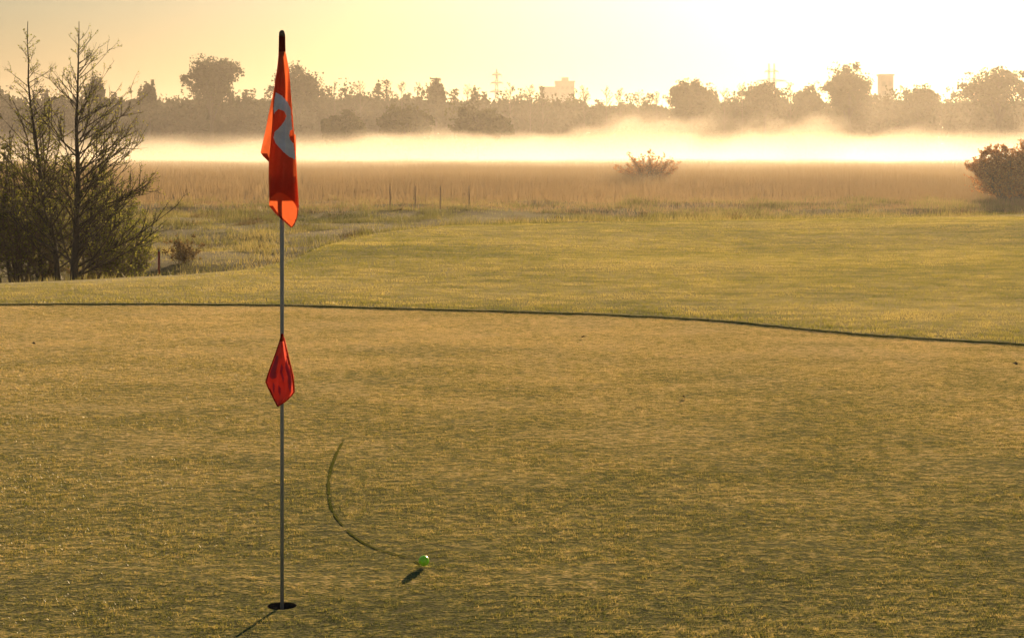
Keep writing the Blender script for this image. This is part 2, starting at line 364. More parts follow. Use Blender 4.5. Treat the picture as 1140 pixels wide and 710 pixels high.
def cloud_obj(name, parts, mat, parent=None):
    V = np.concatenate([p[0] for p in parts]); rn = np.concatenate([p[1] for p in parts])
    return link(name, np_mesh(name, V, np.arange(len(V)).reshape(-1, 3), {'rnd': np.repeat(rn, 3)}), mat, parent)
def limbs(mb, base, h, r0, cent, rad, n, rr):
    """trunk with limbs reaching into the crown ellipsoid"""
    b = Vector(base); top = Vector(cent)+Vector((0, 0, rad[2]*.5))
    P_ = [b.lerp(top, k/6)+Vector((rr.uniform(-.15, .15), rr.uniform(-.15, .15), 0))*(k > 0)*(k < 6)*r0*2 for k in range(7)]
    mb.tube([tuple(p) for p in P_], [r0*(1-.13*k) for k in range(7)], 7)
    for _ in range(n):
        k = rr.uniform(.3, .95); s0 = b.lerp(top, k); a = rr.uniform(0, 2*math.pi); e = rr.uniform(-.1, .9)
        tip = Vector(cent)+Vector((math.cos(a)*math.cos(e)*rad[0], math.sin(a)*math.cos(e)*rad[1], math.sin(e)*rad[2]))*rr.uniform(.7, 1.0)
        mid = s0.lerp(tip, .5)+Vector((0, 0, rad[2]*.08)); q = r0*(.45-.25*k)
        mb.tube([tuple(s0), tuple(mid), tuple(tip)], [q, q*.6, q*.15], 5, False)
def far_tree(name, px, ytop, wpx, D, label, cat='tree', group=None, mat=M_leaf_far, n=3400, base_z=-1.5, hfrac=.62, leaf=.34, seed=1, lobes=5, trunk=True):
    x, y, zt = at(px, ytop, D); W = wpx*D/F; H = zt-base_z; rr = random.Random(seed)
    root = empty(name, (x, y, base_z), label, cat, group)
    rz = H*hfrac/2; cz = H-rz*.93
    n = int(n*2.5); parts = [leaf_cloud((0, 0, cz), (W*.42, W*.40, rz*.86), n//2, leaf*1.15, seed)]
    for k in range(lobes):
        a = rr.uniform(0, 6.28); e = rr.uniform(-.35, .8); q = rr.uniform(.45, .62)
        parts.append(leaf_cloud((math.cos(a)*W*.25, math.sin(a)*W*.25, cz+math.sin(e)*rz*.42), (W*.25, W*.25, rz*.42), n//(2*lobes), leaf*1.25, seed*31+k))
    if trunk:
        mb = MB(); limbs(mb, (0, 0, 0), H, max(.12, H*.022), (0, 0, cz), (W*.42, W*.42, rz), 16, rr); mb.build('trunk', M_bark_far, root)
    cloud_obj('crown', parts, mat, root); return root
# the woodland belt behind the marsh: one mass
parts = []; mbw = MB(); rr = random.Random(5)
for row, (D, jit, dz, st) in enumerate(((398, 6, 0, 4.6), (425, 9, .8, 5.0), (455, 9, 1.5, 6.0))):
    x = -190
    while x < 190:
        pxl = CX+x/D*F
        ytop = np.interp(pxl, [-200, 60, 170, 300, 420, 520, 640, 735, 800, 930, 1010, 1140, 1400], [92, 92, 98, 97, 96, 98, 101, 106, 101, 96, 99, 98, 96])+rr.gauss(0, 2.0)
        H = EYE+(HY-ytop)*D/F+1.5-dz*.5; W = rr.uniform(5, 9)
        if rr.random() < .35: H *= rr.uniform(.82, .97)
        n = 900
        parts.append(leaf_cloud((x, D+rr.uniform(-jit, jit), -1.5+H*.56), (W*.55, W*.5, H*.43), n, .50, rr.randrange(1 << 30), .2))
        if rr.random() < .6:   # wispy leader
            tx_ = x+rr.uniform(-2, 2); parts.append(leaf_cloud((tx_, D, -1.5+H*.96), (rr.uniform(.5, 1.3), .9, rr.uniform(.7, 1.8)), 50, .26, rr.randrange(1 << 30), .2))
        q = np.random.default_rng(rr.randrange(1 << 30)); m = 330; zz = q.random(m)**.9*(H*.80)-1.6
        parts.append((tri_at(np.stack([x+(q.random(m)-.5)*7.5, D+4+(q.random(m)-.5)*9, zz], 1), 1.25*(.6+.7*q.random(m)), q), np.clip(.25*q.random(m)+.3*rr.random(), 0, 1)))
        if row == 0: parts.append(leaf_cloud((x, D-5, .4), (4.5, 3, 2.8), 260, .5, rr.randrange(1 << 30), .1))
        x += st*rr.uniform(.7, 1.3)
wo = cloud_obj('distant_woodland', parts, M_leaf_far); tag(wo, 'dense belt of hazy trees along the far side of the marsh', 'woodland', kind='stuff')
GT = 'taller trees rising above the distant woods'
for i, (px, yt, wp, D, lab, sd, lv) in enumerate((
    (236, 57, 66, 392, 'large round topped tree standing highest left of the red flag', 11, .36),
    (330, 71, 62, 392, 'broad hazy tree partly hidden behind the red flag', 12, .36),
    (166, 88, 17, 390, 'small rounded treetop just right of the bare near trees', 13, .34),
    (106, 86, 26, 390, 'hazy tree seen through the twigs of the bare near tree', 14, .34),
    (485, 85, 22, 390, 'small crown poking out of the wood left of the thin pylon', 15, .34),
    (770, 84, 56, 388, 'round dark domed tree left of the wide armed pylon', 16, .36),
    (851, 89, 50, 390, 'low domed tree just below the wide armed pylon', 17, .36),
    (899, 94, 34, 392, 'low bushy treetop between the two right hand domed trees', 18, .36),
    (946, 70, 64, 388, 'tall rounded tree left of the square tower block on the right', 19, .36),
    (1024, 92, 44, 390, 'flat topped tree just right of the square tower block', 20, .36),
    (1112, 66, 92, 380, 'wide open crowned tree in the sun glow at the right edge', 21, .40))):
    far_tree('broadleaf_tree', px, yt, wp, D, lab, group=GT, seed=sd, leaf=lv, n=(2300 if sd == 21 else 3600), hfrac=.62, lobes=6)
for i, (px, yt, wp, lab) in enumerate((
    (385, 121, 56, 'low rounded shrub in mist, leftmost of the three marsh shrubs'),
    (455, 113, 70, 'broad green domed shrub in mist, middle of three marsh shrubs'),
    (532, 113, 78, 'broad sloping shrub in mist, rightmost of three marsh shrubs'))):
    far_tree('willow_shrub', px, yt, wp, 328, lab, 'shrub', 'rounded shrubs in front of the distant woods', M_leaf_green, 3000, seed=40+i, hfrac=.95, leaf=.36, lobes=4)

# slim birch-like tops
def slim_tree(px, yt, D, label, seed):
    x, y, zt = at(px, yt, D); H = zt+1.5; rr = random.Random(seed); root = empty('slim_birch', (x, y, -1.5), label, 'tree', 'slim bare topped birches on the wood edge')
    mb = MB(); mb.tube([(0, 0, 0), (.1, 0, H*.5), (0, 0, H)], [.16, .1, .03], 5)
    parts = []
    for k in range(34):
        z = H*rr.uniform(.35, .96); a = rr.uniform(0, 6.28); L = (H*1.05-z)*.22+.3
        p = Vector((math.cos(a)*L, math.sin(a)*L, L*1.3)); mb.tube([(0, 0, z), (p.x, p.y, z+p.z)], [.05, .02], 3, False)
        r = np.random.default_rng(seed*100+k); q = np.array([[p.x*s_, p.y*s_, z+p.z*s_] for s_ in r.random(14)*.8+.3])+r.normal(size=(14, 3))*.12
        parts.append((tri_at(q, .17*(.6+.8*r.random(14)), r), r.random(14)))
    mb.build('trunk', M_bark, root); cloud_obj('crown', parts, M_leaf_far, root)
rb = random.Random(9)
spots = [(372, 92, 'between the flag and the domed marsh shrub'), (401, 89, 'above the leftmost marsh shrub'), (432, 90, 'above the middle marsh shrub, first of a close pair'), (447, 92, 'above the middle marsh shrub, second of a close pair'),
         (520, 94, 'left of the thin pylon'), (568, 93, 'right of the thin pylon'), (590, 95, 'midway between thin pylon and pale tower block'), (604, 98, 'just left of the pale tower block'),
         (650, 96, 'just right of the pale tower block'), (675, 95, 'first right of the pale tower block gap, fairly tall'), (690, 99, 'short one above the orange mist billows'), (711, 100, 'in the dip of the wood edge'),
         (731, 103, 'at the foot of the round domed tree, left side'), (806, 96, 'right beside the round domed tree'), (826, 93, 'between the round domed tree and wide pylon'), (880, 92, 'just right of the wide armed pylon')]
for i, (px, yt, where) in enumerate(spots): slim_tree(px, yt, 386, 'slim twiggy birch top '+where, 60+i)

# bare spring trees at the left
def near_tree(root, path, r0, seed, nb=34, blen=1.5, zlo=.12, leafn=5, side=None, msize=.035, mat=M_leaf_near, ang=(.75, 1.15)):
    """path: list of local points of the stem; adds trunk, branches and leaves as children"""
    rr = random.Random(seed); r = np.random.default_rng(seed)
    P_ = [Vector(p) for p in path]; L = [0]
    for a, b in zip(P_[:-1], P_[1:]): L.append(L[-1]+(b-a).length)
    def pt(t_):
        d = t_*L[-1]
        for k in range(len(P_)-1):
            if d <= L[k+1] or k == len(P_)-2: return P_[k].lerp(P_[k+1], (d-L[k])/(L[k+1]-L[k]))
    mt = MB(); m = 14; pts = [pt(k/m)+Vector((rr.gauss(0, .012), rr.gauss(0, .012), 0))*(0 < k < m) for k in range(m+1)]
    mt.tube([tuple(p) for p in pts], [r0*(1-k/m)**1.15+.007 for k in range(m+1)], 8); mt.build('trunk', M_bark, root, True)
    mb = MB(); lp = []
    def branch(p, d, ln, rad, depth):
        seg = 5; q = p.copy(); dd = d.copy(); ps = [q.copy()]
        for k in range(seg):
            dd = (dd+Vector((rr.gauss(0, .10), rr.gauss(0, .10), rr.gauss(.05, .08)))).normalized(); q = q+dd*ln/seg; ps.append(q.copy())
        mb.tube([tuple(v) for v in ps], [rad*(1-.16*k) for k in range(seg+1)], 4 if depth < 2 else 3, False)
        if depth < 2:
            nsub = max(3, int(ln*(5.5 if depth == 0 else 7)))
            for j in range(nsub):
                k = rr.uniform(.18, .98); b = ps[min(int(k*seg), seg-1)].lerp(ps[min(int(k*seg)+1, seg)], k*seg % 1)
                ax = Vector((rr.gauss(0, 1), rr.gauss(0, 1), rr.gauss(0, 1))).normalized()
                nd = (dd.lerp(d, .5)+ax*.75); nd.z += .15
                branch(b, nd.normalized(), ln*(.42-.15*k)*rr.uniform(.7, 1.25), rad*.5, depth+1)
        if depth >= 1:
            for j in range(leafn if ln > .14 else 1):
                k = rr.uniform(.2, 1.0); b = ps[min(int(k*seg), seg-1)]; lp.append((b.x+rr.gauss(0, .02), b.y+rr.gauss(0, .02), b.z+rr.gauss(0, .02)))
    for k in range(nb):
        t_ = (zlo+(1-zlo)*(k+rr.random()*.8)/nb)*.95; p = pt(min(t_, .97)); a = rr.uniform(0, 6.28) if side is None or rr.random() < .5 else side+rr.gauss(0, .6)
        th = rr.uniform(*ang); ln = blen*(1.0-t_)**.72*rr.uniform(.55, 1.1)*(.75+.25*min(1, t_*6))
        branch(p, Vector((math.cos(a)*math.sin(th), math.sin(a)*math.sin(th), math.cos(th))), ln, r0*.24*(1.05-t_)**.8+.003, 0)
    mb.build('branches', M_bark, root)
    lp = np.array(lp); cloud_obj('leaves', [(tri_at(lp, msize*(.6+.8*r.random(len(lp))), r), r.random(len(lp)))], mat, root)
D = 38.0
def base(px, D): x = (px-CX)*D/F; return (x, D, float(height(x, D))-.05)
def stem(pxs, D):
    bx, by, bz = base(pxs[0][0], D); out_ = [(0, 0, 0)]
    for px, py in pxs[1:]: q = at(px, py, D); out_.append((q[0]-bx, 0, q[2]-bz))
    return (bx, by, bz), out_
b_, p_ = stem([(82, 0), (84, 260), (87, 200), (86, 130), (87, 80), (88, 24)], D)
rt = empty('alder_tree', b_, 'tall bare spring tree with the thickest straight trunk beside the grass bank', 'tree', 'bare spring trees at the left edge'); near_tree(rt, p_, .085, 3, 80, 2.7, .07, 3, 0.0, .026)
b_, p_ = stem([(67, 0), (60, 270), (47, 215), (40, 160), (32, 100), (31, 24)], D+1)
rt = empty('alder_tree', b_, 'bare spring tree whose slim trunk curves up to the left', 'tree', 'bare spring trees at the left edge'); near_tree(rt, p_, .065, 4, 64, 2.0, .10, 3, None, .026)
b_, p_ = stem([(47, 0), (42, 260), (36, 210), (30, 150), (14, 112)], D+2.5)
rt = empty('alder_tree', b_, 'thin bare spring tree, shorter and left of the curving one', 'tree', 'bare spring trees at the left edge'); near_tree(rt, p_, .045, 5, 40, 1.3, .14, 4, None, .026)
GS = 'leafy undergrowth shrubs below the bare trees'
def bush(name, px, wpx, ytop, D, label, seed, group=None, stems=9, mat=M_leaf_near, leafn=7, cat='shrub', msize=.045, twig=.9):
    bx, by, bz = base(px, D); rt = empty(name, (bx, by, bz), label, cat, group); rr = random.Random(seed); r = np.random.default_rng(seed)
    H = EYE-(ytop-HY)*D/F-bz; W = wpx*D/F; mb = MB(); lp = []
    for k in range(stems):
        a = rr.uniform(0, 6.28); q = rr.random()**.5; tip = Vector((math.cos(a)*q*W*.5, math.sin(a)*q*W*.35, H*(1-.45*q*q)*rr.uniform(.75, 1))); f = Vector((tip.x*.25, tip.y*.25, 0))
        ps = [f.lerp(tip, j/6)+Vector((tip.x, tip.y, 0))*(-.22*math.sin(j/6*math.pi)*.5)+Vector((rr.gauss(0, .02), rr.gauss(0, .02), 0))*H*.5 for j in range(7)]
        mb.tube([tuple(v) for v in ps], [.016*H*(1-.13*j)*.55 for j in range(7)], 4, False)
        for j in range(int(16*H/2.5)+5):
            k2 = rr.uniform(.12, 1); i0 = min(int(k2*6), 5); b = ps[i0].lerp(ps[i0+1], k2*6 % 1); ln = twig*rr.uniform(.3, 1)*(1.2-k2)*H/3
            d = Vector((rr.gauss(0, 1), rr.gauss(0, 1), rr.uniform(.1, 1.3))).normalized(); e = b+d*ln; mb.tube([tuple(b), tuple(b.lerp(e, .5)+Vector((0, 0, .02))), tuple(e)], [.006*H/2, .004*H/2, .002*H/2], 3, False)
            for u in range(4):
                g0 = b.lerp(e, rr.uniform(.2, 1)); d2 = Vector((rr.gauss(0, 1), rr.gauss(0, 1), rr.uniform(-.2, 1))).normalized()*ln*.45; mb.tube([tuple(g0), tuple(g0+d2)], [.003*H/2, .0015*H/2], 3, False)
                for _ in range(leafn):
                    v = g0+d2*rr.random(); lp.append((v.x+rr.gauss(0, .03), v.y+rr.gauss(0, .03), v.z+rr.gauss(0, .03)))
    mb.build('stems', M_twig, rt); lp = np.array(lp); cloud_obj('leaves', [(tri_at(lp, msize*(.6+.8*r.random(len(lp))), r), r.random(len(lp)))], mat, rt)
for i, (px, wp, yt, dd, lab) in enumerate((
    (-6, 80, 96, 41, 'dense dark shrub cut by the left edge of the photo'),
    (22, 70, 128, 40, 'dense twiggy shrub below the curving bare tree'),
    (50, 84, 108, 43, 'tall twiggy shrub between the two tallest bare trees'),
    (100, 88, 122, 42, 'tall twiggy shrub just right of the thickest trunk'),
    (128, 74, 180, 39.5, 'low spreading shrub at the right side of the thicket'),
    (148, 50, 212, 41, 'small low shrub at the right end of the thicket'))):
    bush('thicket_shrub', px, wp, yt, dd, lab, 80+i, GS, stems=12, leafn=3, msize=.036)
bush('bramble_bush', 206, 60, 256, 46, 'low red brown bramble beside the small red stake', 91, None, 16, M_leaf_bram, 2, msize=.04)
bush('hedge_bush', 1126, 118, 153, 100, 'dense red brown bush at the right edge beyond the fairway', 92, None, 70, M_leaf_red, 5, msize=.075, twig=1.5)
bush('hedge_bush', 1172, 90, 138, 102, 'red brown bush mostly beyond the right edge of the photo', 95, None, 40, M_leaf_red, 4, msize=.07, twig=1.3)
bush('marsh_bush', 722, 84, 165, 132, 'wide twiggy bush standing alone in the reeds before bright mist', 93, None, 34, M_leaf_red, 2, msize=.07, twig=1.3)
# ---------------------------------------------------------------- posts
M_post = simple('weathered_post', (.24, .18, .12), .9, .3, 20, .4, .01)
M_redp = simple('red_paint', (.5, .05, .03), .6, .2, 20, .1, .005)
pp = [(434, 218, 'leftmost and faintest'), (462, 217, 'second from the left'), (490, 218, 'third from the left'), (522, 217, 'rightmost and darkest')]
me0 = None
for i, (px, yt, w_) in enumerate(pp):
    x, y, _z = base(px, 82); r_ = empty('fence_post', (x, y, _z), 'thin wooden post at the edge of the reeds, '+w_, 'post', 'thin posts at the edge of the reeds')
    if me0 is None:
        mb = MB(); mb.tube([(0, 0, 0), (.01, 0, .6), (0, 0, 1.08)], [.024, .023, .021], 8); mb.tube([(0, 0, 1.08), (0, 0, 1.13)], [.03, .01], 8)
        o = mb.build('shaft', M_post, r_); me0 = o.data
        mb = MB(); mb.tube([(.0, -.033, .95), (.03, -.045, .97), (.0, -.033, 1.0)], [.006, .006, .006], 4); me1 = mb.build('wire_staple', M_bark, r_).data
    else:
        for nm, md in (('shaft', me0), ('wire_staple', me1)): o = bpy.data.objects.new(nm, md); COL.objects.link(o); o.parent = r_
x, y, _z = base(177, 36); r_ = empty('marker_stake', (x, y, EYE-(304-HY)*36/F-.02), 'short red marker stake behind the grass bank by the bramble', 'stake')
mb = MB(); mb.tube([(0, 0, 0), (0, 0, .44)], [.024, .024], 8); mb.build('shaft', M_redp, r_)
mb = MB(); mb.tube([(0, 0, .44), (0, 0, .465), (0, 0, .475)], [.027, .024, .006], 8); mb.build('cap', M_post, r_)

# ---------------------------------------------------------------- pylons and far buildings
M_steel = simple('galvanised_steel', (.25, .25, .25), .5, .1, 3, .1)
def pylon(px, ytop, D, label, hw, arms, twin=0.0):
    x, y, zt = at(px, ytop, D); H = zt+1.5; r_ = empty('electricity_pylon', (x, y, -1.5), label, 'pylon', 'power pylons beyond the distant woods')
    for q in ((-1, 1) if twin else (0,)):
        mb = MB(); ox = q*twin
        for sx in (-1, 1):
            for sy in (-1, 1): mb.tube([(ox+sx*hw, sy*hw, 0), (ox+sx*hw*.28, sy*hw*.28, H*.72), (ox+sx*.12, sy*.12, H)], [.24, .18, .13], 4)
        lv = [0, .16, .3, .43, .55, .66, .76, .85, .93]
        def wdt(k): return hw*(1-.72*k/.72) if k < .72 else hw*.28*(1-(k-.72)/.28)+.1
        for a, b in zip(lv[:-1], lv[1:]):
            for s in (-1, 1):
                for sy in (-1, 1):
                    mb.tube([(ox-s*wdt(a), sy*wdt(a), a*H), (ox+s*wdt(b), sy*wdt(b), b*H)], .11, 3)
                    mb.tube([(ox+sy*wdt(a), -s*wdt(a), a*H), (ox+sy*wdt(b), s*wdt(b), b*H)], .11, 3)
        mb.build('tower', M_steel, r_)
    for k, half in arms:
        mb = MB(); z = k*H; mb.tube([(-half, 0, z), (half, 0, z)], .22, 4); mb.tube([(-half, 0, z), (0, 0, z+.9), (half, 0, z)], .13, 4)
        for s in np.linspace(-1, 1, 4):
            mb.tube([(s*half, 0, z), (s*half, 0, z-1.1)], .09, 4)
        mb.build('cross_arm', M_steel, r_)
pylon(553, 77, 700, 'thin power pylon with short arms left of the pale tower block', 1.7, [(.72, 2.6), (.83, 2.3), (.93, 1.8)])
pylon(859, 71, 700, 'twin mast power pylon with one wide arm above the woods', 1.5, [(.80, 5.6), (.91, 2.6)], twin=1.0)
M_conc = simple('pale_concrete', (.15, .14, .125), .8, .12, .3, .1)
M_glass = simple('dark_window_glass', (.09, .09, .09), .5, .2, 2, 0)
def block(name, px, ytop, wpx, D, dp, label, cat, floors, bays, extra=None):
    x, y, zt = at(px, ytop, D); H = zt+1.5; W = wpx*D/F; r_ = empty(name, (x, y, -1.5), label, cat)
    mb = MB(); mb.box(-W/2, W/2, 0, dp, 0, H); mb.build('walls', M_conc, r_)
    mb = MB(); mb.box(-W/2-.3, W/2+.3, -.3, dp+.3, H, H+.5)
    if extra: mb.box(-W/6, W/5, 2, dp-2, H+.5, H+.5+extra)
    mb.build('roof', M_conc, r_)
    fh = 2.9; wmb = MB(); wmb.box(-.55, .55, -.05, .1, 0, 1.4); first = None
    for i in range(floors):
        for j in range(bays):
            zz = H-1.6-fh*(i+.35)-.6; xx = -W/2+(j+.5)*W/bays
            if first is None: o = wmb.build('window', M_glass, r_); first = o.data
            else: o = bpy.data.objects.new('window', first); COL.objects.link(o); o.parent = r_
            o.location = (xx, 0, zz)
block('tower_block', 629, 91.5, 21, 800, 12, 'pale square tower block rising above the distant woods', 'building', 4, 4, 1.6)
block('apartment_block', 611, 98, 20, 790, 10, 'low pale block just left of the square tower block', 'building', 3, 4)
block('water_tower_block', 987.5, 84.5, 14.5, 560, 4.5, 'dark square tower between two domed trees in the sun glow', 'building', 4, 2)

# ---------------------------------------------------------------- flagstick
PXM = 6.8/F; FX, FY = HOLE[0], HOLE[1]
b = NB('flag_cloth'); nz = b.noise(60, 3, b.n('ShaderNodeTexCoord').outputs['Object'])
def cloth(name, col, tcol, tr=.5):
    b = NB(name); oc = b.n('ShaderNodeTexCoord').outputs['Object']; nz = b.noise(35, 4, oc)
    c = b.ramp(nz, [(.3, tuple(v*.8 for v in col)), (.7, col)]); tc = b.ramp(nz, [(.3, tuple(v*.85 for v in tcol)), (.7, tcol)])
    d = b.n('ShaderNodeBsdfDiffuse'); b.l(c, d.inputs[0]); t_ = b.n('ShaderNodeBsdfTranslucent'); b.l(tc, t_.inputs[0])
    bp = b.n('ShaderNodeBump'); bp.inputs['Strength'].default_value = .4; bp.inputs['Distance'].default_value = .004; b.l(b.noise(22, 4, oc), bp.inputs['Height']); b.l(bp.outputs[0], d.inputs['Normal'])
    m = b.n('ShaderNodeMixShader'); m.inputs[0].default_value = tr; b.l(d.outputs[0], m.inputs[1]); b.l(t_.outputs[0], m.inputs[2]); return b.surf(m.outputs[0])
M_flag = cloth('red_flag_cloth', (.42, .050, .034), (.84, .17, .055), .42)
M_hem = cloth('dark_red_hem', (.20, .018, .012), (.22, .02, .01), .3)
M_emb = cloth('pale_flag_print', (.86, .90, .98), (.30, .28, .30), .12)
M_flag2 = cloth('small_red_flag_cloth', (.62, .085, .070), (.80, .13, .09), .5)
M_ink = cloth('purple_print', (.40, .07, .12), (.50, .07, .09), .45)
M_pole = simple('grey_fibreglass_pole', (.30, .32, .32), .4, .08, 40, .1, .001)
M_cap = simple('dark_cap', (.10, .05, .03), .6, .2, 60, .1, .001)
fs = empty('golf_flagstick', (FX, FY, 0), 'thin grey flagstick standing in the hole with a hanging red flag and small red pennant', 'golf flag')
def L(px, py, dy=0.0): return ((px-314)*PXM, dy, EYE-(py-HY)*PXM)
ztop = L(314, 38)[2]
mb = MB(); mb.tube([(0, 0, -.10), (0, 0, .9), (0, 0, 1.5), (0, 0, ztop)], [.0068, .0068, .0085, .0085], 16); mb.build('pole', M_pole, fs, True)
mb = MB(); mb.tube([(0, 0, L(0, 41)[2]), (0, 0, L(0, 36.5)[2]), (0, 0, L(0, 34.5)[2]), (0, 0, L(0, 33.6)[2])], [.0125, .011, .007, .002], 14); mb.build('cap', M_cap, fs, True)
mb = MB(); mb.tube([(0, 0, L(0, 62)[2]), (0, 0, L(0, 50)[2]), (0, 0, L(0, 40)[2])], [.0135, .0125, .0122], 18); mb.build('sleeve', M_hem, fs, True)
def panel(rows, depth, nu=22, y0=None, y1=None, step=1.0, hem=None, top=None):
    """rows: (py, L, R); depth(u, py) -> y offset; returns verts, faces, hem flags"""
    r_ = np.array(rows, float); ys = np.arange(r_[0, 0], r_[-1, 0]+1e-6, step); V = []; Fc = []; Hm = []
    for q in ys:
        l_, rr_ = np.interp(q, r_[:, 0], r_[:, 1]), np.interp(q, r_[:, 0], r_[:, 2])
        for k in range(nu+1): u = k/nu; V.append(L(l_+(rr_-l_)*u, q, depth(u, q)))
    for i in range(len(ys)-1):
        for k in range(nu):
            a = i*(nu+1)+k; Fc.append((a, a+1, a+nu+2, a+nu+1)); Hm.append(hem(k/nu, ys[i]) if hem else 0)
    return V, Fc, Hm
def join(name, pieces, mats, parent):
    mb = MB()
    for V, Fc, Hm in pieces:
        b0 = len(mb.v); mb.v += V; mb.f += [tuple(b0+i for i in f) for f in Fc]; mb.m += Hm
    return mb.build(name, mats, parent, True)
front = [(58,310.6,318.0),(62,310.5,319.2),(70,309.8,320.9),(77,309,322.4),(92,306.7,323.5),(105,305.5,324.6),(120,304.8,325.6),(132,304.4,326.6),(150,303.2,327.8),(165,301.8,328.9),(180,300.6,329.6),(200,300.3,331.2),(215,300.3,332.4),(226,300.3,333),(234,300.3,333.2)]
arch = [(300.3,226),(302.5,220.5),(305.3,217.3),(309,215),(313.6,214),(317.5,215),(320.6,217),(324,220),(326.9,223.3),(329.5,228),(331.6,233)]
ax_, ay_ = zip(*arch)
def fdepth(u, q):
    k = smooth((q-60)/60); return float(-.014-.034*k*math.sin(math.pi*min(1, u*.92+.06))**.8+.007*k*math.sin(u*9+q*.03)+.003*k*math.sin(u*21+q*.06)+.004*math.sin(q*.09)*k)
r_ = np.array(front)
def frontpanel():
    ys = np.linspace(0, 1, 150); nu = 30; V = []; Fc = []
    for s in ys:
        for k in range(nu+1):
            u = k/nu; xb = 300.3+(332.9-300.3)*u; yb = np.interp(xb, ax_, ay_) if u < 1 else 234
            q = 58+(yb-58)*s; l_, rr_ = np.interp(q, r_[:, 0], r_[:, 1]), np.interp(q, r_[:, 0], r_[:, 2]); V.append(L(l_+(rr_-l_)*u, q, fdepth(u, q)))
    for i in range(len(ys)-1):
        for k in range(nu): a = i*(nu+1)+k; Fc.append((a, a+1, a+nu+2, a+nu+1))
    return V, Fc, [0]*len(Fc)
back = [(196,301.2,331),(215,300.5,332.4),(226,300.1,333.1),(230,300.6,333.2),(236,305.6,332.6),(242,311.4,331.6),(248,318.4,329.4),(251,321.6,327.8),(253.4,324.4,325.4)]
def hem_back(u, q):
    l_ = np.interp(q, [230, 236, 242, 248, 253], [300.6, 305.6, 311.4, 318.4, 324.4]); b_ = np.array(back); w_ = np.interp(q, b_[:, 0], b_[:, 2])-np.interp(q, b_[:, 0], b_[:, 1])
    return 1 if (q > 228 and (u*w_ < 3.0 or (1-u)*w_ < 1.6)) else 0
flap = [(74,309,312),(90,306.6,311),(105,303.6,309),(118,300.6,308),(130,298,307),(150,293.9,305),(165,290.7,304),(170,289.7,303),(174,292.3,303),(178,296.4,303),(181.3,299.8,302.5)]
def hem_flap(u, q): return 1 if q > 170.5 and u < .42 else 0
inner = [(150,316.5,329),(172,315.5,329.5),(200,313,330.5),(203,318,330.7)]
right = [(110,318,325.6),(150,319,328.9),(180,320,330.8),(205,321,332.6),(224,322,334),(233,328,333.6)]
fl = join('flag', [frontpanel(), panel(back, lambda u, q: -.0150-.008*math.sin(u*3.1)-.0015*math.sin(u*8+q*.1), hem=hem_back),
    panel(flap, lambda u, q: .012+.012*u+.004*math.sin(q*.1+u*5), 12, hem=hem_flap), panel(inner, lambda u, q: .002+.004*u, 8),
    panel([(60,311,318),(100,307,323),(150,304,327),(200,302,330.5),(222,303,331.5)], lambda u, q: .014+.004*math.sin(u*7), 12)], [M_flag, M_hem], fs)
emb = np.array([(225,105),(280,135),(330,190),(352,250),(362,400),(366,432),(350,435),(340,480),(348,520),(374,552),(385,650),(385,690),(340,665),(270,600),(220,550),(205,500),(215,450),(270,400),(310,345),(322,310),(300,270),(250,250),(225,275),(213,295),(205,250),(215,160)], float)/7.89+np.array([280, 90])
def inside(px, py, poly):
    c = False; n = len(poly); j = n-1
    for i in range(n):
        if (poly[i][1] > py) != (poly[j][1] > py) and px < (poly[j][0]-poly[i][0])*(py-poly[i][1])/(poly[j][1]-poly[i][1])+poly[i][0]: c = not c
        j = i
    return c
def decal(name, poly, rows, depth, mat, parent, st=.45, off=.0012):
    R_ = np.array(rows, float); mb = MB(); idx = {}
    def vid(px, py):
        k = (round(px/st), round(py/st))
        if k not in idx:
            l_, rr_ = np.interp(py, R_[:, 0], R_[:, 1]), np.interp(py, R_[:, 0], R_[:, 2]); u = min(1, max(0, (px-l_)/(rr_-l_)))
            idx[k] = len(mb.v); mb.v.append(L(min(max(px, l_), rr_), py, depth(u, py)-off))
        return idx[k]
    x0, y0 = poly.min(0); x1, y1 = poly.max(0)
    for i in range(int(x0/st)-1, int(x1/st)+2):
        for j in range(int(y0/st)-1, int(y1/st)+2):
            if inside((i+.5)*st, (j+.5)*st, poly): mb.f.append((vid(i*st, j*st), vid((i+1)*st, j*st), vid((i+1)*st, (j+1)*st), vid(i*st, (j+1)*st))); mb.m.append(0)
    return mb.build(name, mat, parent, True)
decal('emblem', emb, front, fdepth, M_emb, fl)
pen = [(371,313.0,315.9),(376,312.2,317),(384,309.7,318.9),(392,306.9,320.9),(400,304,322.7),(410,300.2,325.2),(418,297.4,326.9),(424.5,295.6,327.9),(430,297.8,328.3),(436,300.9,328.5),(441,303.4,324.6),(446,306,319.6),(452,309.2,310.9)]
def pdepth(u, q):
    k = float(smooth((q-371)/25)); return -.012-.016*k*math.sin(math.pi*u)-.006*k*math.cos(u*11+q*.04)
def hem_pen(u, q):
    P_ = np.array(pen); w_ = np.interp(q, P_[:, 0], P_[:, 2])-np.interp(q, P_[:, 0], P_[:, 1]); e = 1.1 if q < 424 else 2.0
    return 1 if u*w_ < e or (1-u)*w_ < 1.3+.9*(q > 395) or q < 379 else 0
pn = join('pennant', [panel(pen, pdepth, 30, hem=hem_pen, step=.7), panel([(376,312.8,316.4),(400,305,322),(420,298,327),(434,302,327),(441,304.5,324),(451,309,312)], lambda u, q: .012, 8)], [M_flag2, M_hem], fs)
